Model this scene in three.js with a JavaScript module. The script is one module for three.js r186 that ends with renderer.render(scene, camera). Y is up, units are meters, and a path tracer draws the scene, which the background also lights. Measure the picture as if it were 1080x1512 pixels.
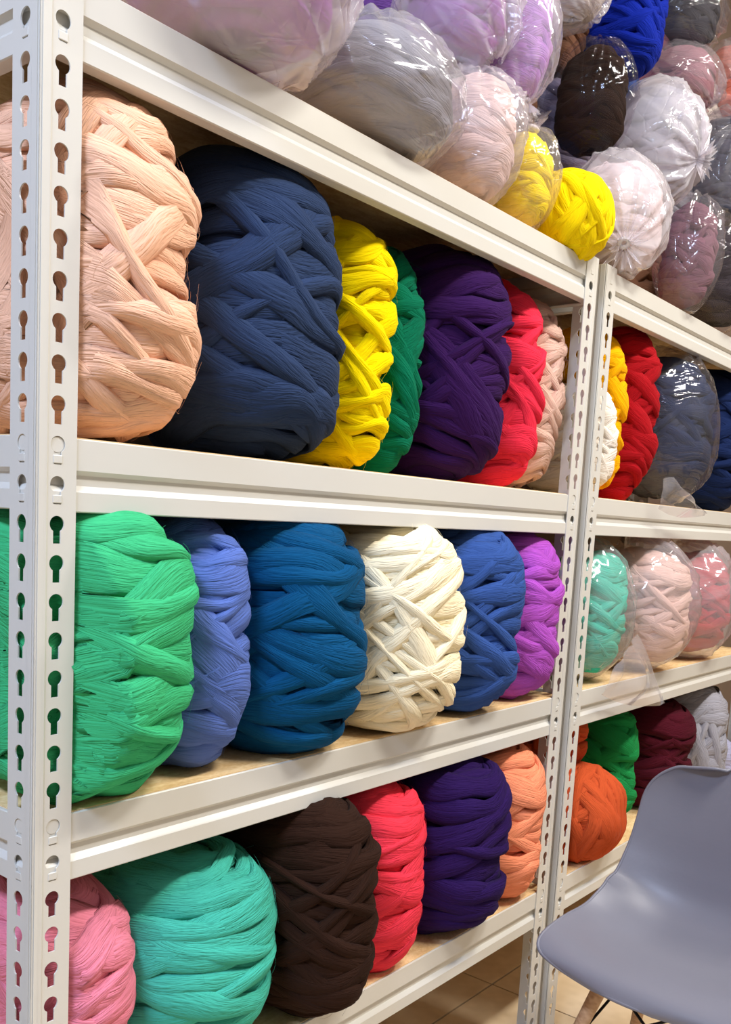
import * as THREE from 'three';
import { RoundedBoxGeometry } from 'three/addons/geometries/RoundedBoxGeometry.js';
import { mergeGeometries, mergeVertices } from 'three/addons/utils/BufferGeometryUtils.js';
import { RectAreaLightUniformsLib } from 'three/addons/lights/RectAreaLightUniformsLib.js';

// ------------------------------------------------------------ camera, lights, exposure
const scene = new THREE.Scene();
const FLOOR = -1.9, CEIL = 2.1;                  // y = 0 is the top of a keyhole on the end post, 1.9 m above the floor
const camera = new THREE.PerspectiveCamera(2 * Math.atan(940.68 / 1400) * 180 / Math.PI, 1080 / 1881.36, 0.05, 30);
camera.position.set(-0.6692, -0.5307, 1.0708);
camera.quaternion.setFromRotationMatrix(new THREE.Matrix4().makeBasis(
  new THREE.Vector3(0.6276, 0.0539, 0.7767), new THREE.Vector3(0.064, 0.9907, -0.1204), new THREE.Vector3(-0.7759, 0.1252, 0.6183)));
camera.setViewOffset(1080, 1881.36, 0, 0, 1080, 1512);
camera.updateProjectionMatrix();
scene.background = new THREE.Color(0x000000);

const renderer = new THREE.WebGLRenderer();
renderer.toneMapping = THREE.LinearToneMapping;
renderer.toneMappingExposure = 2.8;
renderer.shadowMap.enabled = true;
RectAreaLightUniformsLib.init();
// ceiling panels over the aisle: x, z, width along x, width along z, colour, radiance
const PANELS = [
  [-2.1, 0.85, 0.6, 1.2, 0xc9dcff, 30],
  [1.0, 1.6, 1.2, 0.3, 0xfffaf4, 32],
  [2.9, 1.6, 1.2, 0.3, 0xfffaf4, 31],
];

// ------------------------------------------------------------ helpers
const V = (x, y, z) => new THREE.Vector3(x, y, z);
function rng(seed) {
  let s = seed >>> 0;
  return () => { s = (s + 0x6D2B79F5) | 0; let t = Math.imul(s ^ (s >>> 15), 1 | s); t = (t + Math.imul(t ^ (t >>> 7), 61 | t)) ^ t; return ((t ^ (t >>> 14)) >>> 0) / 4294967296; };
}
const taken = new Map();
function numbered(name) { const n = taken.get(name) || 0; taken.set(name, n + 1); return n ? name + '_' + String(n).padStart(3, '0') : name; }
function shadows(o) { o.castShadow = true; o.receiveShadow = true; return o; }
function obj(name, geometry, material, parent) { const m = shadows(new THREE.Mesh(geometry, material)); m.name = name; if (parent) parent.add(m); return m; }
function thing(name, label, category, [x, y, z] = [0, 0, 0], group) {
  const o = new THREE.Group(); o.name = numbered(name); o.position.set(x, y, z); scene.add(o);
  o.userData = { label, category }; if (group) o.userData.group = group; return o;
}
function struct(name, geometry, material, label, category) {
  const m = obj(name, geometry, material, scene); m.userData = { kind: 'structure', label, category }; return m;
}
function box(w, h, d, x, y, z) { const g = new THREE.BoxGeometry(w, h, d); g.translate(x, y, z); return g; }
const smooth = (a, b, x) => { const t = Math.min(1, Math.max(0, (x - a) / (b - a))); return t * t * (3 - 2 * t); };

// periodic value noise on a lattice
function lattice(seed, w, h) { const r = rng(seed), a = new Float32Array(w * h); for (let i = 0; i < a.length; i++) a[i] = r(); return (x, y) => {
  const xi = Math.floor(x), yi = Math.floor(y), fx = x - xi, fy = y - yi, sx = fx * fx * (3 - 2 * fx), sy = fy * fy * (3 - 2 * fy);
  const g = (i, j) => a[(((j % h) + h) % h) * w + (((i % w) + w) % w)];
  return (g(xi, yi) * (1 - sx) + g(xi + 1, yi) * sx) * (1 - sy) + (g(xi, yi + 1) * (1 - sx) + g(xi + 1, yi + 1) * sx) * sy; }; }
function texture(w, h, f, srgb) {
  const d = new Uint8Array(w * h * 4);
  for (let y = 0; y < h; y++) for (let x = 0; x < w; x++) { const c = f(x / w, y / h), k = (y * w + x) * 4; for (let i = 0; i < 3; i++) d[k + i] = Math.max(0, Math.min(255, Math.round(255 * (c.length ? c[i] : c)))); d[k + 3] = 255; }
  const t = new THREE.DataTexture(d, w, h); t.wrapS = t.wrapT = THREE.RepeatWrapping; t.magFilter = THREE.LinearFilter; t.minFilter = THREE.LinearMipmapLinearFilter; t.generateMipmaps = true;
  if (srgb) t.colorSpace = THREE.SRGBColorSpace; t.needsUpdate = true; return t;
}

// ------------------------------------------------------------ textures and materials
const nA = lattice(11, 8, 64), nB = lattice(12, 16, 128), nC = lattice(13, 4, 24), nD = lattice(14, 64, 64), nE = lattice(15, 32, 256);
const fibre = (u, v) => { const w = v + 0.012 * Math.sin(u * 6.283 * 2); return 0.3 * nC(u * 4, w * 24) + 0.3 * nA(u * 8, w * 64) + 0.25 * nB(u * 16, w * 128) + 0.15 * nE(u * 32, w * 256); };
const fibreMap = texture(512, 512, (u, v) => 0.80 + 0.36 * fibre(u, v), false);
const fibreBump = texture(512, 512, fibre, false);
const paintBump = texture(256, 256, (u, v) => 0.5 * nD(u * 64, v * 64) + 0.5 * lattice0(u, v), false);
function lattice0(u, v) { return nB(u * 16, v * 128 * 0.25); }
const creaseTex = (() => {
  const r = rng(77), lines = [];
  for (let i = 0; i < 46; i++) lines.push([r(), r(), r() * 6.283, 0.1 + 0.3 * r(), 0.4 + 0.6 * r()]);
  return texture(512, 512, (u, v) => { let s = 0.35 * nC(u * 4, v * 4) + 0.15 * nA(u * 8, v * 8);
    for (const [x, y, a, l, k] of lines) { let dx = u - x, dy = v - y; dx -= Math.round(dx); dy -= Math.round(dy); const p = dx * Math.cos(a) + dy * Math.sin(a), q = -dx * Math.sin(a) + dy * Math.cos(a); if (Math.abs(p) < l) s += 0.35 * k * Math.exp(-Math.abs(q) / 0.012) * (1 - Math.abs(p) / l); }
    return Math.min(1, s); }, false);
})();
const boardGrain = lattice(31, 16, 48), boardFleck = lattice(32, 96, 128);
const boardMap = texture(512, 512, (u, v) => { const f = boardFleck(u * 96, v * 128), g = boardGrain(u * 16, v * 48), t = 0.55 * g + 0.45 * f; return [0.98 - 0.15 * t, 0.87 - 0.2 * t, 0.68 - 0.24 * t]; }, true);
const tileMaps = [0, 1, 2].map((k) => { const a = lattice(51 + k, 6, 6), b = lattice(61 + k, 24, 24); return texture(256, 256, (u, v) => { const t = 0.6 * a(u * 6, v * 6) + 0.4 * b(u * 24, v * 24); return [0.92 - 0.1 * t, 0.83 - 0.11 * t, 0.69 - 0.12 * t]; }, true); });
const woodMap = texture(256, 256, (u, v) => { const t = nB(u * 16, v * 128) * 0.6 + nA(u * 8, v * 64) * 0.4; return [0.80 - 0.16 * t, 0.66 - 0.18 * t, 0.52 - 0.18 * t]; }, true);

const M = {};
M.paint = new THREE.MeshPhysicalMaterial({ color: 0xd0cec6, roughness: 0.36, clearcoat: 0.15, clearcoatRoughness: 0.3, bumpMap: paintBump, bumpScale: 0.00015 });
M.board = new THREE.MeshStandardMaterial({ map: boardMap, roughness: 0.75, bumpMap: paintBump, bumpScale: 0.0004 });
M.wall = new THREE.MeshStandardMaterial({ color: 0x7d6a5a, roughness: 0.95 });
M.wallLight = new THREE.MeshStandardMaterial({ color: 0x8a857e, roughness: 0.95 });
M.ceiling = new THREE.MeshStandardMaterial({ color: 0xcfcbc3, roughness: 0.95 });
M.grout = new THREE.MeshStandardMaterial({ color: 0x6a5a48, roughness: 0.95 });
M.tiles = tileMaps.map((map) => new THREE.MeshPhysicalMaterial({ map, roughness: 0.32, clearcoat: 0.2, clearcoatRoughness: 0.25 }));
M.shell = new THREE.MeshPhysicalMaterial({ color: 0x74747e, roughness: 0.4, specularIntensity: 0.8, bumpMap: paintBump, bumpScale: 0.0001 });
M.legWood = new THREE.MeshStandardMaterial({ map: woodMap, roughness: 0.5 });
M.black = new THREE.MeshStandardMaterial({ color: 0x15151a, roughness: 0.4, metalness: 0.6 });
M.panel = new THREE.MeshStandardMaterial({ color: 0xffffff, emissive: 0xfff6ea, emissiveIntensity: 1.2, roughness: 0.6 });
function film(milk, tint = 0xf6f3f6, rough = 0.12, shine = 1) {
  return new THREE.MeshPhysicalMaterial({ color: tint, transmission: 1 - milk, thickness: 0, roughness: rough, ior: 1.5, specularIntensity: shine, side: THREE.DoubleSide, bumpMap: creaseTex, bumpScale: 0.0045 });
}
const woolCache = new Map();
function wool(hex) {
  if (!woolCache.has(hex)) {
    const c = new THREE.Color(hex), s = c.clone().lerp(new THREE.Color(1, 1, 1), 0.25);
    woolCache.set(hex, new THREE.MeshPhysicalMaterial({ color: c, map: fibreMap, roughness: 0.95, specularIntensity: 0.15, sheen: 0.12, sheenColor: s, sheenRoughness: 0.6, bumpMap: fibreBump, bumpScale: 0.0035 }));
  }
  return woolCache.get(hex);
}

// ------------------------------------------------------------ the room
struct('floor', box(8.6, 0.1, 3.7, 1.2, FLOOR - 0.056, 0.95), M.grout, 'dark grouted floor under beige tiles', 'floor');
const floorMesh = scene.children[scene.children.length - 1];
{
  const S = 0.5, g = new RoundedBoxGeometry(S - 0.005, 0.008, S - 0.005, 1, 0.0015);
  let k = 0;
  for (let i = -8; i < 8; i++) for (let j = -2; j < 5; j++) {
    const t = obj('tile', g, M.tiles[(i * 7 + j * 3 + 90) % 3], floorMesh); t.position.set(1.7135 + (i + 0.5) * S, FLOOR - 0.004, -0.27 + (j + 0.5) * S); t.rotation.y = (k++ % 4) * Math.PI / 2;
  }
}
struct('ceiling', box(8.6, 0.1, 3.7, 1.2, CEIL + 0.05, 0.95), M.ceiling, 'plain white ceiling above the racks', 'ceiling');
struct('wall_back', box(8.6, 4.3, 0.12, 1.2, 0.1, -0.595), M.wall, 'brown painted wall behind the racks', 'wall');
struct('wall_front', box(8.6, 4.3, 0.12, 1.2, 0.1, 2.72), M.wallLight, 'grey wall across the aisle', 'wall');
struct('wall_left', box(0.12, 4.3, 3.5, -3.0, 0.1, 1.0), M.wallLight, 'grey wall at the near end of the aisle', 'wall');
struct('wall_right', box(0.12, 4.3, 3.5, 5.4, 0.1, 1.0), M.wall, 'brown wall at the far end of the aisle', 'wall');
PANELS.forEach(([x, z, w, d, color, nits], i) => {
  const t = thing('ceiling_light', ['cool white ceiling panel light near the end post', 'warm white ceiling panel light over the chair', 'warm white ceiling panel light beyond the middle posts'][i], 'light', [x, CEIL, z], 'ceiling panel lights over the aisle');
  obj('housing', new RoundedBoxGeometry(w + 0.05, 0.05, d + 0.05, 2, 0.006).translate(0, -0.026, 0), M.paint, t);
  const pm = M.panel.clone(); pm.emissive = new THREE.Color(color); obj('diffuser', new RoundedBoxGeometry(w, 0.012, d, 2, 0.004).translate(0, -0.055, 0), pm, t);
  const l = new THREE.RectAreaLight(color, nits, w, d); l.name = 'panel_glow'; l.position.set(0, -0.066, 0); l.rotation.x = -Math.PI / 2; l.castShadow = true; t.add(l);
});

// ------------------------------------------------------------ shelving racks
const LV = [0.0976, -0.4505, -0.9486, -1.4523], BH = 0.0945, FL = 0.0588, PITCH = 0.05, PTOP = 0.108, DEPTH = 0.52, BAY = 1.488;
function keyhole(x, top) {
  const p = new THREE.Path(), r = 0.0105, s = 0.0054, cy = top - r, a = Math.asin(s / r);
  p.moveTo(x - s, top - 0.0355); p.lineTo(x - s, cy - Math.cos(a) * r);
  p.absarc(x, cy, r, -Math.PI / 2 - a, -Math.PI / 2 + a - 2 * Math.PI, true);
  p.lineTo(x + s, top - 0.0355); p.lineTo(x - s, top - 0.0355); return p;
}
const flangeGeo = (() => {                         // one flange in the xy plane, x 0..FL, outer face at z = 0, sheet 2 mm
  const s = new THREE.Shape(); s.moveTo(0, FLOOR + 0.004); s.lineTo(FL, FLOOR + 0.004); s.lineTo(FL, PTOP - 0.003); s.lineTo(FL - 0.003, PTOP); s.lineTo(0, PTOP); s.lineTo(0, FLOOR + 0.004);
  for (let k = -1; k * PITCH < -FLOOR - 0.05; k++) s.holes.push(keyhole(FL * 0.53, -k * PITCH));
  return new THREE.ExtrudeGeometry(s, { depth: 0.002, bevelEnabled: false, curveSegments: 9 }).translate(0, 0, -0.002);
})();
const beadGeo = (() => {                           // the rolled corner and the two shallow ribs that run down the angle
  const parts = [];
  const c = new THREE.CylinderGeometry(0.0028, 0.0028, PTOP - FLOOR - 0.004, 10).translate(0.0024, (PTOP + FLOOR + 0.004) / 2, -0.0024); parts.push(c.toNonIndexed());
  return mergeGeometries(parts);
})();
const ribGeo = (() => { const s = new THREE.Shape(); s.moveTo(0.0035, 0); s.lineTo(0.0035, 0.0014); s.lineTo(0.015, 0.0014); s.lineTo(0.0175, 0); s.lineTo(0.0035, 0);
  const g = new THREE.ExtrudeGeometry(s, { depth: PTOP - FLOOR - 0.006, bevelEnabled: false }); g.rotateX(-Math.PI / 2); g.scale(1, 1, -1); const ix = g.index; g.translate(0, FLOOR + 0.005, 0); 
  const p = g.attributes.position.array; for (let i = 0; i < p.length; i += 9) for (let k = 0; k < 3; k++) { const t = p[i + 3 + k]; p[i + 3 + k] = p[i + 6 + k]; p[i + 6 + k] = t; } g.computeVertexNormals(); return g; })();
const footGeo = new RoundedBoxGeometry(FL + 0.006, 0.03, FL + 0.006, 2, 0.003).translate(FL / 2, FLOOR + 0.0155, -FL / 2);
M.foot = new THREE.MeshStandardMaterial({ color: 0x8d8d90, roughness: 0.7 });
function makePost(parent, x, z, sx, sz) {          // corner at x, z; flanges run towards +sx and towards -sz
  const g = new THREE.Group(); g.name = 'post'; g.position.set(x, 0, z); parent.add(g);
  const fix = (geo, mx, mz) => { const c = geo.clone(); c.scale(mx, 1, mz); if (mx * mz < 0) flip(c); return c; };
  obj('front_flange', fix(flangeGeo, sx, sz), M.paint, g);
  const side = flangeGeo.clone(); side.rotateY(Math.PI / 2); side.translate(0.0, 0, 0); // x -> -z ; z -> x
  const sideOut = side.clone(); sideOut.translate(0.002, 0, 0); obj('side_flange', fix(sideOut, sx, sz), M.paint, g);
  obj('corner_bead', fix(beadGeo, sx, sz), M.paint, g);
  if (sz > 0) { obj('rib', fix(ribGeo, sx, sz), M.paint, g); const r2 = ribGeo.clone(); r2.rotateY(Math.PI / 2); r2.scale(-1, 1, 1); flip(r2); obj('rib', fix(r2, sx, sz), M.paint, g); }
  obj('foot', fix(footGeo, sx, sz), M.foot, g);
  return g;
}
function flip(g) { if (g.index) { const a = g.index.array; for (let i = 0; i < a.length; i += 3) { const t = a[i]; a[i] = a[i + 1]; a[i + 1] = t; } } else for (const n in g.attributes) { const at = g.attributes[n], s = at.itemSize, p = at.array; for (let i = 0; i < at.count; i += 3) for (let k = 0; k < s; k++) { const t = p[i * s + k]; p[i * s + k] = p[(i + 1) * s + k]; p[(i + 1) * s + k] = t; } } if (g.attributes.normal) g.computeVertexNormals(); }
const beamGeo = (len) => {                         // profile drawn in (z outwards, y), outer face at 0, top at 0, run along x
  const s = new THREE.Shape(), H = -BH, o = [[-0.018, 0], [-0.0015, 0], [0, -0.0015], [0, -0.0405], [-0.007, -0.0465], [-0.007, -0.0600], [-0.0015, -0.0665], [0, -0.0685], [0, H + 0.0015], [-0.0015, H], [-0.022, H], [-0.022, H + 0.002], [-0.003, H + 0.002], [-0.003, -0.0695], [-0.009, -0.0610], [-0.009, -0.0455], [-0.003, -0.0395], [-0.003, -0.002], [-0.018, -0.002]];
  o.forEach(([a, b], i) => i ? s.lineTo(a, b) : s.moveTo(a, b)); s.closePath();
  const g = new THREE.ExtrudeGeometry(s, { depth: len, bevelEnabled: false }); g.translate(0, 0, -len / 2); g.rotateY(-Math.PI / 2);   // z -> -x, x -> z
  return g;
};
const rivetGeo = (() => {                          // hook plate that shows through the keyhole, with its pressed tab
  const disc = new THREE.CylinderGeometry(0.0098, 0.0098, 0.0012, 20).rotateX(Math.PI / 2).translate(0, 0.0, -0.0008);
  const tab = new RoundedBoxGeometry(0.0135, 0.0105, 0.0030, 2, 0.0012).translate(0, -0.0185, 0.0006);
  return mergeGeometries([disc.toNonIndexed(), tab.toNonIndexed()].map((g) => { g.deleteAttribute('uv'); return g; }));
})();
const tabGeo = new RoundedBoxGeometry(0.0135, 0.0105, 0.0030, 2, 0.0012).translate(0, -0.0185, 0.0006);
const rivetRows = [[-1, 0], [9, 10], [19, 20], [29, 30]];   // keyhole numbers taken by each level
function makeRack(x0, label) {
  const t = thing('shelving_rack', label, 'shelving rack', [0, 0, 0], 'cream steel shelving racks');
  const L = BAY - 0.010;
  makePost(t, x0, 0, 1, 1); makePost(t, x0 + BAY, 0, -1, 1); makePost(t, x0, -DEPTH, 1, -1); makePost(t, x0 + BAY, -DEPTH, -1, -1);
  const fb = beamGeo(L), sbm = beamGeo(DEPTH - 0.012);
  LV.forEach((y, li) => {
    const front = obj('beam', fb, M.paint, t); front.position.set(x0 + BAY / 2, y, -0.0022);
    const rear = obj('beam', fb, M.paint, t); rear.position.set(x0 + BAY / 2, y, -DEPTH + 0.0022); rear.rotation.y = Math.PI;
    const s1 = obj('side_beam', sbm, M.paint, t); s1.position.set(x0 + 0.0022, y, -DEPTH / 2); s1.rotation.y = -Math.PI / 2;
    const s2 = obj('side_beam', sbm, M.paint, t); s2.position.set(x0 + BAY - 0.0022, y, -DEPTH / 2); s2.rotation.y = Math.PI / 2;
    obj('shelf_board', new THREE.BoxGeometry(L - 0.006, 0.012, DEPTH - 0.012), M.board, t).position.set(x0 + BAY / 2, y + 0.0015 - 0.006, -DEPTH / 2);
    const board = t.children[t.children.length - 1]; const uv = board.geometry.attributes.uv; for (let i = 0; i < uv.count; i++) uv.setXY(i, uv.getX(i) * 3.2, uv.getY(i) * 1.2);
    // plates of the beam end that close the keyholes
    for (const [px, sx] of [[x0, 1], [x0 + BAY, -1]]) for (let k = 0; k < 2; k++) {
      const yy = y - 0.0105 + (k ? -0.0515 : -0.0015) - (li === 0 ? 0.0 : 0.0);
      const ky = nearestHole(yy);
      for (const side of [0, 1]) {
        const r = obj('hook', k ? tabGeo : rivetGeo, M.paint, t);
        if (side) { r.position.set(px + sx * 0.0012, ky, -FL * 0.53); r.rotation.y = sx * -Math.PI / 2; } else r.position.set(px + sx * FL * 0.53, ky, -0.0012);
      }
    }
  });
  return t;
}
function nearestHole(y) { const k = Math.round(-(y + 0.0105) / PITCH); return -k * PITCH - 0.0105; }
makeRack(0, 'cream steel shelving rack with keyhole posts, holding unwrapped wool balls');
makeRack(1.531, 'cream steel shelving rack behind the grey chair, holding bagged wool');

// ------------------------------------------------------------ wound balls of roving
const cHash = (x, y, z) => { const s = Math.sin(x * 12.9898 + y * 78.233 + z * 37.719) * 43758.5453; return s - Math.floor(s); };
function windBall(o) {                              // o: a b c radii, p q squareness, seed, w strand width, nH, nX, nT, tilt, view, rings, sides
  const R = rng(o.seed), { a, b, c } = o, p = o.p || 2.4, q = o.q || 2.9;
  const ph = [R() * 6.28, R() * 6.28, R() * 6.28, R() * 6.28];
  const lump = o.lump ?? 0.035;
  const surf = (s, out) => {
    const g = Math.pow(Math.pow(Math.pow(Math.abs(s.x), p) + Math.pow(Math.abs(s.z), p), q / p) + Math.pow(Math.abs(s.y), q), 1 / q);
    const n = 1 + lump * (Math.sin(s.x * 3.1 + ph[0] + s.y * 2.3) * Math.sin(s.z * 2.7 + ph[1]) + 0.6 * Math.sin(s.y * 7 + ph[2] + s.x * 2) * Math.cos(s.z * 3 + ph[3]));
    const waist = o.waist ? 1 - o.waist * Math.exp(-Math.pow((s.y - (o.waistAt || 0)) / 0.22, 2)) : 1;
    const k = (n / g), kxz = k * waist * (1 + (o.taper || 0) * s.y); return out.set(a * s.x * kxz, b * s.y * Math.min(1.0, n) / g, c * s.z * kxz);
  };
  const nrm = (s, out) => out.set(Math.sign(s.x) * Math.pow(Math.abs(s.x), p - 1) / a, Math.sign(s.y) * Math.pow(Math.abs(s.y), q - 1) / b, Math.sign(s.z) * Math.pow(Math.abs(s.z), p - 1) / c).addScaledVector(V(s.x / a, s.y / b, s.z / c), 0.35).normalize();
  const GW = 128, GH = 64, H = new Float32Array(GW * GH);
  const cell = (s) => { const th = Math.atan2(s.z, s.x) / (2 * Math.PI) + 0.5, f = Math.asin(Math.max(-1, Math.min(1, s.y))) / Math.PI + 0.5; return Math.min(GH - 1, Math.floor(f * GH)) * GW + (Math.floor(th * GW) % GW); };
  const strands = [];
  const inset = o.w * 0.2;
  const add = (n, d, w, thick, wob) => {
    const N = o.rings, K = o.sides, e1 = V(0, 0, 0), e2 = V(0, 0, 0);
    e1.set(Math.abs(n.y) > 0.9 ? 1 : 0, Math.abs(n.y) > 0.9 ? 0 : 1, 0).cross(n).normalize(); e2.copy(n).cross(e1).normalize();
    const f1 = R() * 6.28, f2 = R() * 6.28, f3 = R() * 6.28, f4 = R() * 6.28, start = R() * 6.28;
    const S = [], P = [], Nn = [], W = [];
    for (let i = 0; i < N; i++) {
      const t = start + i / N * Math.PI * 2, dd = Math.max(-0.97, Math.min(0.97, d + wob * (Math.sin(t + f1) + 0.6 * Math.sin(2 * t + f2) + 0.3 * Math.sin(5 * t + f3)))), rr = Math.sqrt(1 - dd * dd);
      const s = V(0, 0, 0).addScaledVector(n, dd).addScaledVector(e1, rr * Math.cos(t)).addScaledVector(e2, rr * Math.sin(t)).normalize();
      S.push(s); P.push(surf(s, V(0, 0, 0))); Nn.push(nrm(s, V(0, 0, 0))); W.push(w * (1 + 0.22 * Math.sin(2 * t + f4) + 0.13 * Math.sin(5 * t + f2)));
    }
    const T = P.map((_, i) => P[(i + 1) % N].clone().sub(P[(i + N - 1) % N]).normalize());
    const B = T.map((t, i) => t.clone().cross(Nn[i]).normalize());
    let h = new Float32Array(N); const foot = [], tmp = V(0, 0, 0);
    for (let i = 0; i < N; i++) {
      const ids = []; let mx = 0, sm = 0;
      for (let k = -3; k <= 3; k++) { tmp.copy(P[i]).addScaledVector(B[i], k / 3 * W[i] * 0.5); const id = cell(tmp.set(tmp.x / a, tmp.y / b, tmp.z / c).normalize()); ids.push(id); mx = Math.max(mx, H[id]); sm += H[id]; }
      foot.push(ids); h[i] = 0.55 * sm / 7 + 0.45 * mx;
    }
    for (let pass = 0; pass < 3; pass++) { const g = new Float32Array(N); for (let i = 0; i < N; i++) g[i] = 0.25 * h[(i + N - 1) % N] + 0.5 * h[i] + 0.25 * h[(i + 1) % N]; h = g; }
    const cap = o.w * 0.9; for (let i = 0; i < N; i++) h[i] = cap * (1 - Math.exp(-h[i] / cap));
    for (let i = 0; i < N; i++) foot[i].forEach((id, k) => { const u = (k - 3) / 3.3; H[id] = Math.max(H[id], h[i] + thick * 0.62 * Math.sqrt(1 - u * u)); });
    const pos = new Float32Array((N + 1) * (K + 1) * 3), uv = new Float32Array((N + 1) * (K + 1) * 2), idx = []; let len = R() * 3;
    for (let ii = 0; ii <= N; ii++) {
      const i = ii % N; if (ii) len += P[i].distanceTo(P[(i + N - 1) % N]);
      const tw = 0.5 * Math.sin(ii / N * 6.28 * 2 + f3);
      for (let k = 0; k <= K; k++) {
        const al = k / K * Math.PI * 2, lob = 1 + 0.09 * Math.sin(3 * al + f1 + 2.2 * tw) + 0.05 * Math.sin(5 * al + f2 + 3 * tw + ii / N * 6.28 * 3);
        const x = Math.cos(al) * W[i] * 0.5 * lob, y = Math.sin(al) * thick * 0.5 * lob * (1 + 0.25 * Math.sin(ii / N * 6.28 * 3 + f4)) + h[i] - inset + thick * 0.15;
        const j = (ii * (K + 1) + k); pos[j * 3] = P[i].x + B[i].x * x + Nn[i].x * y; pos[j * 3 + 1] = P[i].y + B[i].y * x + Nn[i].y * y; pos[j * 3 + 2] = P[i].z + B[i].z * x + Nn[i].z * y;
        uv[j * 2] = len / 0.22; uv[j * 2 + 1] = k / K * Math.max(1, Math.round(w / 0.03)) * 0.6;
        if (ii < N && k < K) { const q0 = j, q1 = j + K + 1; idx.push(q0, q0 + 1, q1, q1, q0 + 1, q1 + 1); }
      }
    }
    const g = new THREE.BufferGeometry(); g.setAttribute('position', new THREE.BufferAttribute(pos, 3)); g.setAttribute('uv', new THREE.BufferAttribute(uv, 2)); g.setIndex(idx);
    g.userData.rows = [N, K]; smoothSeams(g, N, K); strands.push(g);
  };
  const v = o.view ?? 2.4;                          // azimuth in the xz plane from which the crossings show
  const tiltN = (t, az) => V(Math.sin(t) * Math.cos(az), Math.cos(t), Math.sin(t) * Math.sin(az));
  const th = o.th || 0.56;
  const nH = o.nH, wr = () => o.w * (0.65 + 0.8 * R());
  const order = [...Array(nH).keys()].sort(() => R() - 0.5);
  for (const i of order) { const d = -0.93 + 1.86 * (i + 0.5) / nH; add(tiltN((R() - 0.5) * 0.22, v + (R() - 0.5) * 6), d, wr() * 1.15, o.w * th, 0.02); }
  for (let i = 0; i < o.nX; i++) { const sg = i % 2 ? 1 : -1, t = sg * (o.tilt ?? 0.46) * (0.55 + 0.8 * R()); add(tiltN(t, o.spin ? R() * 6.28 : v + Math.PI / 2 + (R() - 0.5) * 0.5), (o.xd || 0) + ((i + 0.5) / o.nX - 0.5) * (o.xs ?? 0.85) + (R() - 0.5) * 0.15, wr() * 0.95, o.w * th * 1.12, 0.03); }
  for (let i = 0; i < o.nT; i++) { const up = i % 2 ? 1 : -1, d = up * (0.36 + 0.54 * ((i >> 1) + 0.5) / Math.ceil(o.nT / 2)); add(tiltN((R() - 0.5) * 0.5, R() * 6.28), d, wr() * 1.15, o.w * th, 0.035); }
  for (const [t, d, k, az] of o.extra || []) add(tiltN(t, v + Math.PI / 2 + (az || 0)), d, o.w * k, o.w * th * 1.2, 0.02);
  const core = new THREE.SphereGeometry(1, o.rings, Math.round(o.rings / 2)); const cp = core.attributes.position, s = V(0, 0, 0), u = V(0, 0, 0);
  for (let i = 0; i < cp.count; i++) { s.fromBufferAttribute(cp, i).normalize(); surf(s, u).multiplyScalar(0.945); cp.setXYZ(i, u.x, u.y, u.z); }
  core.computeVertexNormals(); const cu = core.attributes.uv; for (let i = 0; i < cu.count; i++) cu.setXY(i, cu.getX(i) * 4, cu.getY(i) * 8);
  // loose fibres that stand off the surface
  let fuzz = null;
  if (o.fuzz) {
    const pos = [], r0 = 0.00013;
    for (let i = 0; i < o.fuzz; i++) {
      s.set(R() - 0.5, R() - 0.5, R() - 0.5).normalize(); surf(s, u); const n = nrm(s, V(0, 0, 0)), hgt = H[cell(s)];
      const t1 = V(R() - 0.5, (R() - 0.5) * 0.5, R() - 0.5).cross(n).normalize(), t2 = n.clone().cross(t1), long = i % 16 === 0, L = (0.012 + 0.03 * R()) * (long ? 2.6 : 1), cu1 = (R() - 0.5) * 1.6, up = (0.25 + 0.5 * R()) * (long ? 0.3 : 1), base = u.clone().addScaledVector(n, hgt * 0.9 - inset);
      const pts = []; for (let k = 0; k <= 5; k++) { const f = k / 5; pts.push(base.clone().addScaledVector(t1, L * (f - 0.4)).addScaledVector(t2, L * cu1 * f * f).addScaledVector(n, L * up * (f - f * f * 0.9))); }
      for (let k = 0; k < 5; k++) { const A = pts[k], Bq = pts[k + 1], d = Bq.clone().sub(A).normalize(), x = d.clone().cross(n).normalize().multiplyScalar(r0), y = d.clone().cross(x).normalize().multiplyScalar(r0);
        const ring = (Pp) => [Pp.clone().add(x), Pp.clone().addScaledVector(x, -0.5).addScaledVector(y, 0.87), Pp.clone().addScaledVector(x, -0.5).addScaledVector(y, -0.87)];
        const r1 = ring(A), r2 = ring(Bq); for (let j = 0; j < 3; j++) { const j2 = (j + 1) % 3; for (const w of [r1[j], r1[j2], r2[j], r2[j], r1[j2], r2[j2]]) pos.push(w.x, w.y, w.z); } }
    }
    fuzz = new THREE.BufferGeometry(); fuzz.setAttribute('position', new THREE.Float32BufferAttribute(pos, 3)); fuzz.setAttribute('uv', new THREE.BufferAttribute(new Float32Array(pos.length / 3 * 2), 2)); fuzz.computeVertexNormals();
  }
  return { strands, core, fuzz };
}
function smoothSeams(g, N, K) {
  g.computeVertexNormals(); const n = g.attributes.normal, t = V(0, 0, 0), t2 = V(0, 0, 0);
  const join = (i, j) => { t.fromBufferAttribute(n, i); t2.fromBufferAttribute(n, j); t.add(t2).normalize(); n.setXYZ(i, t.x, t.y, t.z); n.setXYZ(j, t.x, t.y, t.z); };
  for (let i = 0; i <= N; i++) join(i * (K + 1), i * (K + 1) + K);
  for (let k = 0; k <= K; k++) join(k, N * (K + 1) + k);
}
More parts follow.
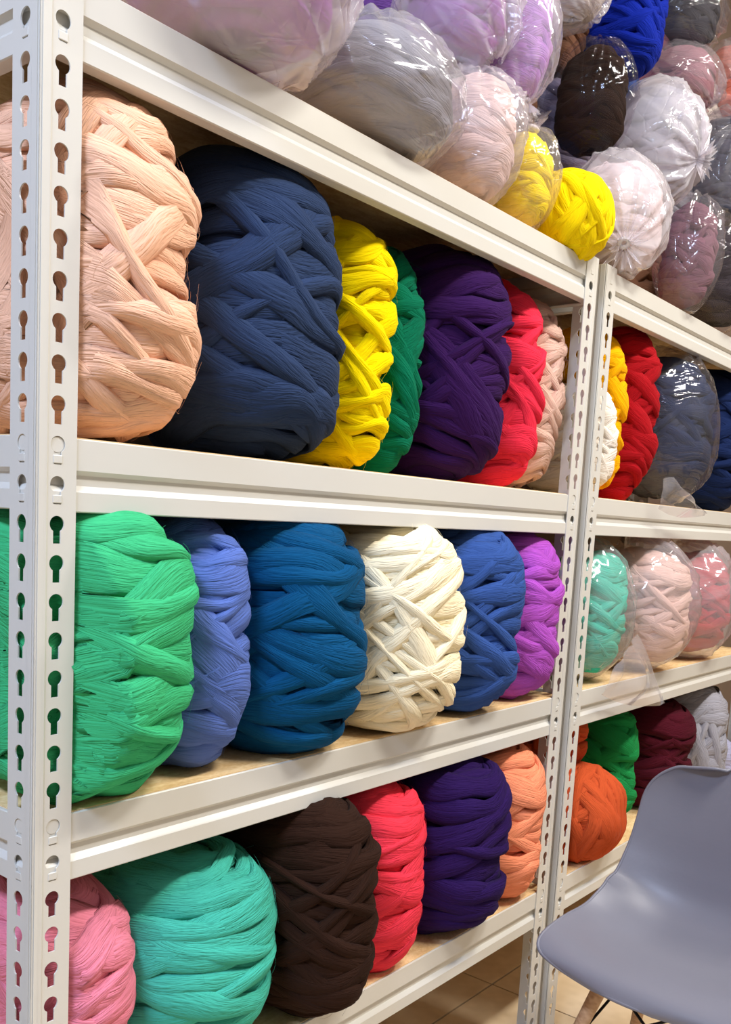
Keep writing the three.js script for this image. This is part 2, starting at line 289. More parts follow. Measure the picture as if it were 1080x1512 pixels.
// wool pressed against the inside of a post stays behind its flange
const POSTS = [[0, FL], [BAY - FL, BAY], [1.531, 1.531 + FL]];
function behindPosts(g, ox, oz) {
  const p = g.attributes.position;
  for (let i = 0; i < p.count; i++) {
    let x = p.getX(i) + ox, z = p.getZ(i) + oz;
    for (const [l, r] of POSTS) { const d = Math.max(0, l - x, x - r), lim = -0.017 + Math.max(0, d - 0.006) * 2.6 + 0.006 * Math.sin(p.getY(i) * 40 + x * 30); if (z > lim && d < 0.06) z = lim + 0.05 * (z - lim) * (1 + 19 * smooth(0.005, 0.06, d)); }
    const xl = 0.012 + 0.004 * Math.sin(z * 50 + p.getY(i) * 30); if (x < xl) x = xl + 0.04 * (x - xl);
    p.setXYZ(i, x - ox, p.getY(i), z - oz);
  }
}
let seedNo = 100;
function rovingBall(o) {
  const t = thing('roving_ball', o.label, 'wool ball', [o.x, o.base, o.z], o.group);
  const m = wool(o.color), w = windBall({ seed: seedNo += 17, rings: 64, sides: 10, nH: 17, nX: 7, nT: 10, w: 0.036, fuzz: 300, ...o });
  const body = (g) => { if (o.lv) { behindPosts(g, o.x, o.z); if (g.index) { const n0 = g.attributes.normal.clone(); g.computeVertexNormals(); if (g.userData.rows) smoothSeams(g, ...g.userData.rows); } } return g.translate(0, o.b, 0); };
  obj('core', body(w.core), m, t);
  for (const g of w.strands) obj('strand', body(g), m, t);
  if (w.fuzz) obj('loose_fibres', body(w.fuzz), m, t).userData.kind = 'stuff';
  if (o.turn) t.rotation.set(...o.turn);
  return t;
}
const UP = 'wool balls on the upper shelf', MID = 'wool balls on the middle shelf', LOW = 'wool balls on the low shelf', TOP = 'wool heaped on the rack tops';
const BALLS = [
  // upper shelf, near rack
  { color: 0xeebb9c, x: 0.150, z: -0.150, a: 0.145, b: 0.226, c: 0.17, taper: -0.07, lv: 1, w: 0.040, nH: 16, nX: 7, nT: 10, fuzz: 500, label: 'large peach wool ball on the upper shelf beside the end post', group: UP, tilt: 0.7 },
  { color: 0x2b3a58, x: 0.473, z: -0.160, a: 0.163, b: 0.238, c: 0.16, taper: -0.09, lv: 1, w: 0.040, nH: 16, nX: 7, nT: 10, fuzz: 500, label: 'large dark navy wool ball between the peach and lemon balls', group: UP },
  { color: 0xf6d800, x: 0.715, z: -0.170, a: 0.078, b: 0.221, c: 0.14, lv: 1, w: 0.034, nX: 8, label: 'lemon yellow wool ball on the upper shelf, beside the navy one', group: UP, waist: 0.08 },
  { color: 0x04684a, x: 0.842, z: -0.190, a: 0.068, b: 0.214, c: 0.13, lv: 1, w: 0.036, label: 'dark bottle green wool ball squeezed between lemon and plum balls', group: UP },
  { color: 0x32154a, x: 1.060, z: -0.165, a: 0.138, b: 0.238, c: 0.16, lv: 1, w: 0.034, nX: 10, label: 'dark plum wool ball on the upper shelf', group: UP },
  { color: 0xe83048, x: 1.278, z: -0.165, a: 0.072, b: 0.226, c: 0.13, lv: 1, w: 0.036, label: 'coral red wool ball on the upper shelf beside the plum one', group: UP },
  { color: 0xd8b3a2, x: 1.405, z: -0.185, a: 0.078, b: 0.224, c: 0.14, lv: 1, w: 0.032, nX: 10, label: 'unwrapped pale beige pink wool ball behind the middle post', group: UP },
  // middle shelf, near rack
  { color: 0x3eb175, x: 0.134, z: -0.112, a: 0.135, b: 0.196, c: 0.165, lv: 2, w: 0.046, nH: 13, nX: 5, nT: 6, q: 3.3, tilt: 0.4, fuzz: 300, label: 'large spring green wool ball on the middle shelf by the end post', group: MID },
  { color: 0x586fb2, x: 0.328, z: -0.130, a: 0.072, b: 0.194, c: 0.14, lv: 2, w: 0.036, nX: 9, label: 'narrow cornflower blue wool ball between green and teal balls', group: MID },
  { color: 0x0b4a74, x: 0.538, z: -0.115, a: 0.132, b: 0.199, c: 0.17, lv: 2, w: 0.038, fuzz: 400, q: 3.2, label: 'deep teal blue wool ball between cornflower and cream balls', group: MID },
  { color: 0xf4e7c4, x: 0.824, z: -0.098, a: 0.140, b: 0.196, c: 0.17, lv: 2, w: 0.026, nH: 20, nX: 12, nT: 8, q: 3.3, th: 0.72, tilt: 0.6, label: 'cream wool ball wound in an open lattice', group: MID },
  { color: 0x33508e, x: 1.095, z: -0.098, a: 0.122, b: 0.195, c: 0.15, lv: 2, w: 0.032, nX: 8, q: 3.2, label: 'denim blue wool ball on the middle shelf beside the cream one', group: MID },
  { color: 0xa94fb8, x: 1.342, z: -0.122, a: 0.112, b: 0.191, c: 0.14, lv: 2, w: 0.034, q: 3.2, label: 'orchid purple wool ball against the middle post', group: MID },
  // low shelf, near rack
  { color: 0xdd7f92, x: 0.112, z: -0.150, a: 0.100, b: 0.172, c: 0.14, lv: 3, w: 0.040, nX: 8, label: 'rose pink wool ball on the low shelf by the end post', group: LOW, fuzz: 300 },
  { color: 0x45b09a, x: 0.352, z: -0.130, a: 0.144, b: 0.178, q: 2.4, c: 0.17, lv: 3, w: 0.036, nH: 17, nX: 5, nT: 6, tilt: 0.35, fuzz: 600, label: 'large aqua wool ball between rose and brown balls', group: LOW },
  { color: 0x2e1c14, x: 0.595, z: -0.085, a: 0.106, b: 0.200, c: 0.17, lv: 3, w: 0.036, fuzz: 400, q: 3.2, label: 'dark brown wool ball on the low shelf', group: LOW },
  { color: 0xe83a4b, x: 0.826, z: -0.115, a: 0.108, b: 0.190, c: 0.14, lv: 3, w: 0.036, nX: 4, q: 3.2, tilt: 0.3, label: 'coral red wool ball on the low shelf beside the brown one', group: LOW },
  { color: 0x2a164c, x: 1.086, z: -0.102, a: 0.138, b: 0.197, c: 0.16, lv: 3, w: 0.042, nH: 13, nX: 4, q: 3.2, tilt: 0.3, label: 'dark indigo wool ball between the coral and salmon balls', group: LOW },
  { color: 0xf5936c, x: 1.336, z: -0.117, a: 0.112, b: 0.192, c: 0.14, lv: 3, w: 0.034, nX: 4, tilt: 0.3, q: 3.2, label: 'salmon orange wool ball against the middle post', group: LOW },
  // far rack, loose
  { color: 0x505157, x: 2.86, z: -0.36, a: 0.12, b: 0.18, c: 0.12, lv: 3, w: 0.04, far: 1, label: 'dark grey wool ball behind the light grey hank', group: LOW },
  { color: 0xa9aac6, x: 2.93, z: -0.10, a: 0.06, b: 0.075, c: 0.09, lv: 3, w: 0.034, far: 1, label: 'small lavender wool ball beyond the light grey hank', group: LOW },
  { color: 0xf0e6d8, x: 1.665, z: -0.135, a: 0.062, b: 0.140, c: 0.12, lv: 1, w: 0.034, far: 1, label: 'small ivory wool ball behind the middle post', group: UP },
  { color: 0xf5ae05, x: 1.745, z: -0.165, a: 0.07, b: 0.222, c: 0.13, lv: 1, w: 0.036, far: 1, label: 'amber yellow wool ball between ivory and scarlet balls', group: UP },
  { color: 0xa0131b, x: 1.905, z: -0.155, a: 0.085, b: 0.236, c: 0.14, lv: 1, w: 0.042, far: 1, label: 'scarlet wool ball on the upper shelf beside the amber one', group: UP },
  { color: 0x17254c, x: 2.73, z: -0.15, a: 0.16, b: 0.238, c: 0.15, lv: 1, w: 0.04, far: 1, label: 'unwrapped ink blue wool ball beyond the bagged navy one', group: UP },
  { color: 0xc1512a, x: 1.76, z: -0.085, a: 0.135, b: 0.120, c: 0.14, lv: 3, w: 0.036, far: 1, tilt: 1.5, nX: 24, nT: 0, spin: 1, xs: 0.5, q: 2.2, label: 'rust orange wool ball on the low shelf behind the chair', group: LOW },
  { color: 0x1f8a48, x: 2.14, z: -0.200, a: 0.085, b: 0.180, c: 0.13, lv: 3, w: 0.046, far: 1, waist: 0.18, label: 'emerald green wool hank behind the chair back', group: LOW },
  { color: 0x4a1320, x: 2.42, z: -0.150, a: 0.16, b: 0.182, c: 0.15, lv: 3, w: 0.036, far: 1, waist: 0.12, label: 'burgundy wool ball behind the chair back', group: LOW },
  { color: 0x9c9ba4, x: 2.73, z: -0.130, a: 0.115, b: 0.185, c: 0.14, lv: 3, w: 0.05, far: 1, tilt: 0.9, nX: 8, label: 'light grey wool hank beyond the burgundy ball', group: LOW },
];
const LOWD = { rings: 44, sides: 7, nH: 14, fuzz: 0 };
for (const o of BALLS) rovingBall({ base: LV[o.lv] + 0.0015 + 0.010, ...(o.far ? LOWD : {}), ...o, a: o.a - 0.009, b: o.b - (o.lv === 2 ? 0.001 : 0.003), c: o.c - 0.006 });   // radii of the core; the strands lie outside it
rovingBall({ ...LOWD, color: 0xc1512a, x: 1.80, z: -0.200, base: LV[3] + 0.245, a: 0.09, b: 0.075, c: 0.10, w: 0.036, tilt: 1.3, label: 'small rust orange wool lump resting on the bigger rust ball', group: LOW });

// ------------------------------------------------------------ plastic bags
function bagGeometry(o) {                           // o: a b c radii, axis of the tie, seed, tail, pleat, crumple
  const R = rng(o.seed), NU = 80, NV = 144, axis = V(...(o.axis || [0, 1, 0])).normalize();
  const e1 = V(Math.abs(axis.y) > 0.8 ? 1 : 0, Math.abs(axis.y) > 0.8 ? 0 : 1, 0).cross(axis).normalize(), e2 = axis.clone().cross(e1);
  const creases = []; for (let i = 0; i < (o.folds || 60); i++) creases.push([V(R() - 0.5, R() - 0.5, R() - 0.5).normalize(), (R() - 0.5) * 1.7, 0.018 + 0.055 * R(), (R() - 0.3) * (o.crumple ?? 0.06), V(R() - 0.5, R() - 0.5, R() - 0.5).normalize(), 0.25 + 0.5 * R()]);
  const pl = []; for (let i = 0; i < 5; i++) pl.push([6 + Math.floor(R() * 18), R() * 6.28, 0.5 + R()]);
  const pos = [], uv = [], idx = [], tailN = o.tail ? 14 : 0, s = V(0, 0, 0), u1 = 0.962;
  for (let i = 0; i <= NU + tailN; i++) for (let j = 0; j <= NV; j++) {
    const th = (j % NV) / NV * Math.PI * 2; let pleat = 0; for (const [k, f, m] of pl) pleat += m * Math.sin(k * th + f + 0.8 * Math.sin(th * 2 + f)); pleat /= 5;
    let x, y, z;
    const neck = Math.sin(Math.PI * u1);
    if (i <= NU) {
      const f = i / NU * u1, ph = Math.PI * f, sq = Math.pow(Math.sin(ph), 0.86);
      s.set(0, 0, 0).addScaledVector(axis, -Math.cos(ph)).addScaledVector(e1, sq * Math.cos(th)).addScaledVector(e2, sq * Math.sin(th));
      let k = 1 + (o.pleat ?? 0.09) * pleat * smooth(0.45, 0.93, f) * Math.min(1, sq * 2.2);
      const d = s.clone().normalize();
      for (const [n, dd, sg, am, m, mw] of creases) { const g = Math.exp(-Math.abs(d.dot(n) - dd) / sg) * smooth(mw, mw + 0.5, d.dot(m) + 0.6); k += am * g; }
      x = s.x * o.a * k; y = s.y * o.b * k; z = s.z * o.c * k;
    } else {
      const f = (i - NU) / tailN, rr = neck * (0.9 + (o.flare ?? 2.2) * f * (0.7 + 0.5 * pleat)) * Math.min(o.a, o.b, o.c), L = o.tail * f * (1 + 0.25 * pleat);
      const ax = axis.clone().multiply(V(o.a, o.b, o.c)).multiplyScalar(-Math.cos(Math.PI * u1)); s.copy(ax).addScaledVector(axis, L).addScaledVector(e1, rr * Math.cos(th) * (1 + 0.5 * pleat)).addScaledVector(e2, rr * Math.sin(th) * (1 + 0.5 * pleat));
      if (o.droop) s.y -= o.droop * f * f; x = s.x; y = s.y; z = s.z;
    }
    if (o.floor !== undefined) y = Math.max(y, o.floor + 0.001 * pleat);
    pos.push(x, y, z); uv.push(j / NV * (o.uvx || 3), i / NU * (o.uvy || 2));
    if (i < NU + tailN && j < NV) { const q = i * (NV + 1) + j; idx.push(q, q + NV + 1, q + 1, q + 1, q + NV + 1, q + NV + 2); }
  }
  const g = new THREE.BufferGeometry(); g.setAttribute('position', new THREE.Float32BufferAttribute(pos, 3)); g.setAttribute('uv', new THREE.Float32BufferAttribute(uv, 2)); g.setIndex(idx); g.computeVertexNormals();
  const n = g.attributes.normal; for (let i = 0; i <= NU + tailN; i++) { const A = i * (NV + 1), B = A + NV; for (const k of [A, B]) s.fromBufferAttribute(n, k); const x = n.getX(A) + n.getX(B), y = n.getY(A) + n.getY(B), z = n.getZ(A) + n.getZ(B), l = Math.hypot(x, y, z) || 1; n.setXYZ(A, x / l, y / l, z / l); n.setXYZ(B, x / l, y / l, z / l); }
  return g;
}
// a loose corner of film that hangs off a bag over the beam; four corners in the room, curved between them
function flapGeometry(pts, seed) {
  const n = 20, pos = [], uv = [], idx = [], [A, B, C, D] = pts.map((p) => V(...p)), R = rng(seed), f1 = R() * 6, f2 = R() * 6;
  for (let i = 0; i <= n; i++) for (let j = 0; j <= n; j++) {
    const u = i / n, v = j / n, p = A.clone().lerp(B, u).lerp(D.clone().lerp(C, u), v);
    p.z += 0.006 * Math.sin(u * 8 + f1 + v * 3) * Math.sin(v * 6 + f2) + 0.03 * Math.sin(v * Math.PI) * Math.sin(u * Math.PI) + 0.01 * Math.pow(Math.abs(Math.sin(u * 7 + v * 2)), 6); p.y -= 0.02 * Math.sin(u * Math.PI) * v - 0.015 * Math.sin(u * 5) * (1 - v);
    pos.push(p.x, p.y, p.z); uv.push(u * 0.4, v * 0.4); if (i < n && j < n) { const q = i * (n + 1) + j; idx.push(q, q + n + 1, q + 1, q + 1, q + n + 1, q + n + 2); }
  }
  const g = new THREE.BufferGeometry(); g.setAttribute('position', new THREE.Float32BufferAttribute(pos, 3)); g.setAttribute('uv', new THREE.Float32BufferAttribute(uv, 2)); g.setIndex(idx); g.computeVertexNormals(); return g;
}
// a bag and the wool ball inside it are two things. x y z: centre of the bag
function bagged(o) {
  const k = o.fill ?? 0.97, gap = o.gap ?? 0.040, a = o.a * k - gap, b = o.b * k - gap * 0.8, c = o.c * k - gap;
  const by = o.y - b - (1 - k) * o.b * 0.6;
  rovingBall({ ...LOWD, w: o.w || 0.038, ...o, label: o.inside, x: o.x, z: o.z, base: by, a, b, c, turn: null, lump: 0.03 });
  const t = thing('plastic_bag', o.bag, 'bag', [o.x, o.y, o.z], 'plastic bags around wool balls');
  obj('bag_film', bagGeometry({ ...o, seed: seedNo += 3 }), film(o.milk ?? 0.3, o.tint, (o.rough ?? 0.2) * 0.6, o.shine ?? 1), t);
  if (o.flap) { const fm = film(o.flapMilk ?? 0.16); fm.bumpScale = 0.002; obj('loose_corner', flapGeometry(o.flap, 9).translate(-o.x, -o.y, -o.z), fm, t); }
  if (o.knot) { const kg = new THREE.TorusGeometry(0.011, 0.006, 8, 16); const ax = V(...o.axis).normalize(), tip = ax.clone().multiply(V(o.a, o.b, o.c)).multiplyScalar(0.985); kg.lookAt(ax); kg.translate(tip.x, tip.y, tip.z); obj('knot', kg, film(0.75), t); }
}
const S1 = LV[1] + 0.0025, S2 = LV[2] + 0.0025, S0 = LV[0] + 0.0025;
const BAGS = [
  // far rack shelves
  { color: 0x29344f, x: 2.21, y: S1 + 0.236, z: -0.10, a: 0.185, b: 0.236, c: 0.165, axis: [0.1, 1, -0.3], milk: 0.022, rough: 0.14, crumple: 0.06, floor: -0.234, folds: 70, uvx: 1.2, uvy: 4, flap: [[1.93, -0.38, 0.035], [2.02, -0.41, 0.06], [2.27, -0.462, 0.04], [1.92, -0.462, 0.015]], flapMilk: 0.12, inside: 'navy grey wool ball wrapped in clear shiny film', bag: 'clear shiny bag around the navy grey ball', group: UP },
  { color: 0x45c2a4, x: 1.74, y: S2 + 0.196, z: -0.10, a: 0.142, b: 0.196, c: 0.15, axis: [0.3, 1, -0.6], milk: 0.09, rough: 0.15, floor: -0.194, flap: [[1.66, -0.905, 0.05], [1.80, -0.79, 0.05], [2.134, -1.043, 0.014], [1.66, -0.962, 0.012]], flapMilk: 0.22, inside: 'mint green wool ball in a clear bag beside the middle post', bag: 'clear bag around the mint green ball', group: MID },
  { color: 0xe2bfae, x: 2.10, y: S2 + 0.198, z: -0.075, a: 0.172, b: 0.198, c: 0.17, axis: [0, 1, -0.5], milk: 0.13, rough: 0.15, floor: -0.196, inside: 'pale beige pink wool ball in a clear bag beside the mint one', bag: 'clear bag around the pale beige pink ball on the middle shelf', group: MID },
  { color: 0xb62a35, x: 2.52, y: S2 + 0.198, z: -0.085, a: 0.172, b: 0.198, c: 0.165, axis: [0.2, 1, -0.5], milk: 0.19, rough: 0.2, gap: 0.045, floor: -0.196, inside: 'crimson wool ball in a milky bag at the end of the middle shelf', bag: 'milky bag around the crimson ball', group: MID },
  // heap on the rack tops: front layer
  { color: 0x9a44ac, x: 0.335, y: S0 + 0.150, z: -0.045, a: 0.185, b: 0.150, c: 0.19, axis: [-0.5, 0.6, 0.4], milk: 0.34, rough: 0.25, crumple: 0.085, fill: 0.86, floor: -0.148, inside: 'violet wool ball in the big milky bag above the navy ball', bag: 'big milky crumpled bag showing violet wool on the rack top', group: TOP },
  { color: 0x8a8a90, x: 0.715, y: S0 + 0.112, z: -0.09, a: 0.180, b: 0.112, c: 0.17, axis: [-0.3, 1, 0.1], milk: 0.16, rough: 0.2, gap: 0.046, floor: -0.110, inside: 'mid grey wool ball in a bag on the rack top', bag: 'clear bag around the mid grey ball on the rack top', group: TOP },
  { color: 0xdfc2b6, x: 1.015, y: S0 + 0.134, z: -0.075, a: 0.098, b: 0.134, c: 0.12, axis: [0, 1, 0.1], milk: 0.16, rough: 0.22, floor: -0.132, inside: 'pale pink wool roll in a narrow bag beside the grey bag', bag: 'narrow milky bag of pale pink wool beside the grey bag', group: TOP },
  { color: 0xfbe000, x: 1.200, y: S0 + 0.110, z: -0.06, a: 0.080, b: 0.110, c: 0.09, axis: [0.1, 1, 0.2], milk: 0.06, rough: 0.2, tail: 0.03, knot: 1, floor: -0.108, inside: 'yellow wool ball in a knotted bag on the rack top', bag: 'knotted clear bag of yellow wool on the rack top', group: TOP },
  { color: 0xe6d3d2, x: 1.66, y: S0 + 0.152, z: -0.05, a: 0.136, b: 0.152, c: 0.135, axis: [-0.8, -0.75, 0.65], milk: 0.3, rough: 0.24, tail: 0.035, knot: 1, floor: -0.150, inside: 'blush white wool ball in a milky bag above the middle posts', bag: 'milky bag of blush white wool knotted over the middle posts', group: TOP },
  { color: 0x7c5560, x: 2.08, y: S0 + 0.160, z: -0.02, a: 0.078, b: 0.160, c: 0.10, axis: [0.2, 0.9, 0.2], milk: 0.05, rough: 0.15, floor: -0.158, inside: 'dusky plum wool ball in clear film on the far rack top', bag: 'clear bag around the dusky plum ball', group: TOP },
  { color: 0x3a3438, x: 2.40, y: S0 + 0.170, z: -0.06, a: 0.15, b: 0.170, c: 0.15, axis: [0.2, 0.9, 0.2], milk: 0.01, rough: 0.2, shine: 0.45, floor: -0.168, inside: 'charcoal wool ball in thin film on the far rack top', bag: 'thin clear bag around the charcoal ball', group: TOP },
  // heap: upper layers
  { color: 0x9e4fb0, x: 1.00, y: 0.480, z: -0.115, a: 0.120, b: 0.118, c: 0.13, axis: [0.4, -0.8, 0.5], milk: 0.3, rough: 0.24, crumple: 0.08, gap: 0.05, inside: 'bright purple wool ball in a bag above the pale pink roll', bag: 'torn milky bag hanging around the bright purple ball', group: TOP },
  { color: 0xb578c6, x: 1.14, y: 0.475, z: -0.06, a: 0.080, b: 0.135, c: 0.10, axis: [0.15, -1, 0.25], milk: 0.2, rough: 0.2, tail: 0.03, knot: 1, inside: 'lilac wool ball in a bag tied at its lower end', bag: 'clear bag of lilac wool tied at its lower end', group: TOP },
  { color: 0x26150a, x: 1.70, y: 0.570, z: -0.165, a: 0.094, b: 0.150, c: 0.12, axis: [-0.3, 1, 0.3], milk: 0.006, rough: 0.1, shine: 0.45, w: 0.03, inside: 'chocolate brown wool ball on top of the blush white bag', bag: 'loose clear bag around the chocolate brown ball', group: TOP },
  { color: 0xb8aca4, x: 1.60, y: 0.790, z: -0.19, a: 0.085, b: 0.078, c: 0.10, axis: [0, -1, 0.6], milk: 0.25, inside: 'stone grey wool ball in a bag above the chocolate ball', bag: 'milky bag of stone grey wool above the chocolate ball', group: TOP },
  { color: 0xa8a4b0, x: 2.15, y: 0.610, z: -0.19, a: 0.135, b: 0.180, c: 0.15, axis: [0.15, -0.35, 1], milk: 0.34, rough: 0.22, pleat: 0.2, tail: 0.03, inside: 'silver grey wool ball in a white bag gathered at its front', bag: 'white bag of silver grey wool gathered into a pleated knot', group: TOP },
  { color: 0x4d4f5c, x: 2.72, y: 0.700, z: -0.18, a: 0.125, b: 0.200, c: 0.15, axis: [-0.6, 0.6, 0.4], milk: 0.1, rough: 0.16, inside: 'slate grey wool ball in a bag below the salmon bag', bag: 'clear bag of slate grey wool on the far rack top', group: TOP },
  { color: 0x9a6a74, x: 2.43, y: 0.900, z: -0.25, a: 0.14, b: 0.108, c: 0.14, axis: [0.7, -0.5, 0.5], milk: 0.1, rough: 0.14, pleat: 0.18, crumple: 0.08, inside: 'dusty mauve wool ball in shiny crumpled film', bag: 'shiny crumpled bag around the dusty mauve ball', group: TOP },
  { color: 0x3c3c42, x: 2.46, y: 1.115, z: -0.26, a: 0.125, b: 0.125, c: 0.13, axis: [0.8, -0.3, 0.5], milk: 0.03, rough: 0.12, pleat: 0.16, inside: 'dark graphite wool ball at the top of the heap', bag: 'shiny clear bag around the dark graphite ball at the heap top', group: TOP },
  { color: 0xe0826e, x: 2.90, y: 1.06, z: -0.24, a: 0.12, b: 0.155, c: 0.13, axis: [-0.9, -0.3, 0.3], milk: 0.15, inside: 'salmon pink wool ball in a bag beside the mauve bag', bag: 'clear bag of salmon pink wool beside the mauve bag', group: TOP },
];
for (const o of BAGS) bagged(o);
rovingBall({ ...LOWD, rings: 56, sides: 10, color: 0xf4d509, x: 1.385, z: -0.030, base: S0 + 0.001, a: 0.078, b: 0.080, c: 0.078, w: 0.03, nH: 8, nX: 26, nT: 0, tilt: 1.5, spin: 1, xs: 0.6, q: 2.2, label: 'small bare lemon yellow wool ball on the rack top edge', group: TOP });
rovingBall({ ...LOWD, color: 0x10248c, x: 1.93, z: -0.215, base: 0.735, a: 0.090, b: 0.150, c: 0.11, w: 0.034, label: 'bare royal blue wool ball high on the heap', group: TOP });
// the back of the heap: bare balls against the wall that carry the bags in front of them
const BACK = [
  [0x8a8a90, 0.95, S0, 0.19, 0.150, 'mid grey bare wool ball against the wall behind the pale pink roll'],
  [0x8c6242, 1.32, S0, 0.17, 0.150, 'caramel bare wool ball against the wall behind the yellow bag'],
  [0x33508e, 1.68, S0, 0.18, 0.165, 'denim blue bare wool ball against the wall behind the blush white bag'],
  [0x7c2636, 2.05, S0, 0.18, 0.170, 'wine red bare wool ball against the wall behind the dusky plum bag'],
  [0x6b4a38, 2.43, S0, 0.18, 0.175, 'cocoa brown bare wool ball against the wall behind the charcoal bag'],
  [0x8c6242, 2.80, S0, 0.18, 0.190, 'caramel bare wool ball against the wall at the far rack end'],
  [0x5a3a78, 1.10, S0 + 0.285, 0.17, 0.120, 'grape purple bare wool ball against the wall behind the bright purple bag'],
  [0x6b4a38, 1.48, S0 + 0.290, 0.17, 0.135, 'cocoa brown bare wool ball against the wall beside the chocolate bag'],
  [0x7d7787, 1.86, S0 + 0.315, 0.18, 0.150, 'heather grey bare wool ball between the chocolate and silver bags'],
  [0x9a6a74, 2.25, S0 + 0.325, 0.18, 0.165, 'dusty rose bare wool ball against the wall behind the silver bag'],
  [0x8a8a90, 2.63, S0 + 0.335, 0.18, 0.175, 'mid grey bare wool ball against the wall behind the slate bag'],
  [0x6b4a38, 1.72, S0 + 0.565, 0.17, 0.130, 'cocoa brown bare wool ball against the wall under the stone grey bag'],
  [0x33508e, 2.08, S0 + 0.600, 0.17, 0.150, 'denim blue bare wool ball behind the royal blue ball'],
  [0x7c5560, 2.46, S0 + 0.640, 0.18, 0.165, 'faded plum bare wool ball against the wall behind the mauve bag'],
  [0xb8aca4, 2.83, S0 + 0.670, 0.17, 0.160, 'stone grey bare wool ball against the wall behind the salmon bag'],
];
for (const [color, x, base, a, b, label] of BACK) rovingBall({ ...LOWD, rings: 36, sides: 6, nH: 11, nX: 5, nT: 4, color, x, z: -0.375, base: base + 0.004, a: a - 0.012, b, c: 0.115, w: 0.044, label, group: TOP });

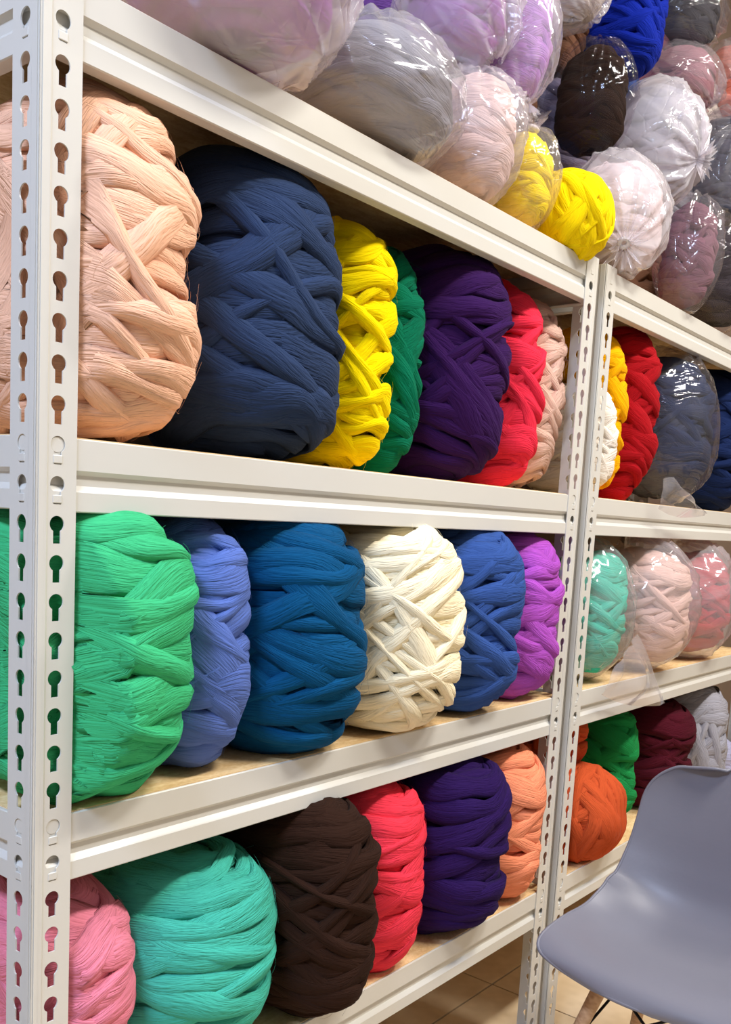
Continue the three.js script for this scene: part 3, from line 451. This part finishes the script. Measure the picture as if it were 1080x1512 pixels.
// ------------------------------------------------------------ chair
{
  const t = thing('shell_chair', 'grey moulded plastic shell chair in front of the racks', 'chair', [1.365, FLOOR, 0.385]);
  t.rotation.y = Math.atan2(-0.99, -0.10);
  const prof = new THREE.CatmullRomCurve3([[0.240, 0.405], [0.222, 0.432], [0.17, 0.446], [0.07, 0.440], [-0.04, 0.430], [-0.125, 0.440], [-0.178, 0.485], [-0.205, 0.560], [-0.225, 0.650], [-0.245, 0.740], [-0.262, 0.815]].map(([z, y]) => V(0, y, z)), false, 'centripetal');
  const NU = 72, NV = 48, half = (u) => { const e = Math.min(1, u / 0.10), f = Math.min(1, (1 - u) / 0.16); return (0.236 - 0.022 * smooth(0.45, 1, u)) * Math.pow(1 - Math.pow(1 - e, 2.6), 0.42) * Math.pow(1 - Math.pow(1 - f, 2.4), 0.42); };
  const P = [], N = [], ctr = [];
  for (let i = 0; i <= NU; i++) {
    const u = 0.002 + 0.996 * i / NU, c = prof.getPointAt(u), tg = prof.getTangentAt(u), nn = V(0, tg.z, -tg.y); if (nn.y < 0 && u < 0.4) nn.negate(); const w = half(u), row = [];
    const up = V(0, -tg.z, tg.y).normalize(); if (up.y < 0) up.negate(); if (u > 0.45 && up.z < 0) up.negate();
    const curl = 0.032 * smooth(0.0, 0.25, u) + 0.05 * Math.exp(-Math.pow((u - 0.5) / 0.16, 2)) - 0.012 * (1 - smooth(0.0, 0.12, u));
    for (let j = 0; j <= NV; j++) { const v = -1 + 2 * j / NV, x = Math.sign(v) * Math.sin(Math.abs(v) * Math.PI / 2); const p = c.clone().addScaledVector(up, curl * Math.pow(Math.abs(x), 2.6)); p.x = x * w; row.push(p); }
    P.push(row);
  }
  const grid = (Q) => { const pos = [], uv = [], idx = []; for (let i = 0; i <= NU; i++) for (let j = 0; j <= NV; j++) { pos.push(Q[i][j].x, Q[i][j].y, Q[i][j].z); uv.push(j / NV * 2, i / NU * 3); if (i < NU && j < NV) { const a = i * (NV + 1) + j; idx.push(a, a + 1, a + NV + 1, a + 1, a + NV + 2, a + NV + 1); } } const g = new THREE.BufferGeometry(); g.setAttribute('position', new THREE.Float32BufferAttribute(pos, 3)); g.setAttribute('uv', new THREE.Float32BufferAttribute(uv, 2)); g.setIndex(idx); g.computeVertexNormals(); return g; };
  const g1 = grid(P), nrm = g1.attributes.normal, Q = P.map((row, i) => row.map((p, j) => { const k = i * (NV + 1) + j; return p.clone().add(V(nrm.getX(k), nrm.getY(k), nrm.getZ(k)).multiplyScalar(-0.006 * Math.sign(nrm.getY(k) + nrm.getZ(k) || 1))); }));
  const g2 = grid(Q); { const a = g2.index.array; for (let i = 0; i < a.length; i += 3) { const s = a[i]; a[i] = a[i + 1]; a[i + 1] = s; } g2.computeVertexNormals(); }
  const rim = []; for (let i = 0; i <= NU; i++) rim.push([P[i][0], Q[i][0]]); for (let j = 0; j <= NV; j++) rim.push([P[NU][j], Q[NU][j]]); for (let i = NU; i >= 0; i--) rim.push([P[i][NV], Q[i][NV]]); for (let j = NV; j >= 0; j--) rim.push([P[0][j], Q[0][j]]);
  const edge = new THREE.CatmullRomCurve3(rim.map(([p, q]) => p.clone().lerp(q, 0.5)).filter((p, i, A) => !i || p.distanceTo(A[i - 1]) > 0.002), true);
  const tube = new THREE.TubeGeometry(edge, 260, 0.0042, 8, true);
  obj('seat_shell', mergeGeometries([g1, g2, tube]), M.shell, t);
  const legs = [[0.105, 0.085, 0.215, 0.205], [-0.105, 0.085, -0.215, 0.205], [0.10, -0.10, 0.205, -0.225], [-0.10, -0.10, -0.205, -0.225]];
  const bar = (A, B, r0, r1, seg = 16) => { const d = B.clone().sub(A), g = new THREE.CylinderGeometry(r0, r1, d.length(), seg); g.applyQuaternion(new THREE.Quaternion().setFromUnitVectors(V(0, -1, 0), d.clone().normalize())); g.translate((A.x + B.x) / 2, (A.y + B.y) / 2, (A.z + B.z) / 2); return g; };
  const tops = legs.map(([x, z]) => V(x, 0.405, z)), ends = legs.map(([, , x, z]) => V(x, 0.004, z));
  legs.forEach((_, i) => { const lg = obj('leg', bar(tops[i], ends[i], 0.018, 0.011), M.legWood, t); obj('bracket', bar(tops[i].clone().add(V(0, 0.03, 0)), tops[i].clone().lerp(ends[i], 0.14), 0.010, 0.0205, 12), M.black, lg); });
  const at = (i, f) => tops[i].clone().lerp(ends[i], f);
  for (const [i, j] of [[0, 1], [1, 0], [2, 3], [3, 2], [0, 2], [2, 0], [1, 3], [3, 1]]) obj('brace', bar(at(i, 0.06), at(j, 0.5), 0.0035, 0.0035, 8), M.black, t);
  for (const [i, j] of [[0, 3], [1, 2]]) obj('seat_support', bar(tops[i].clone().add(V(0, 0.012, 0)), tops[j].clone().add(V(0, 0.012, 0)), 0.006, 0.006, 8), M.black, t);
}
renderer.render(scene, camera);
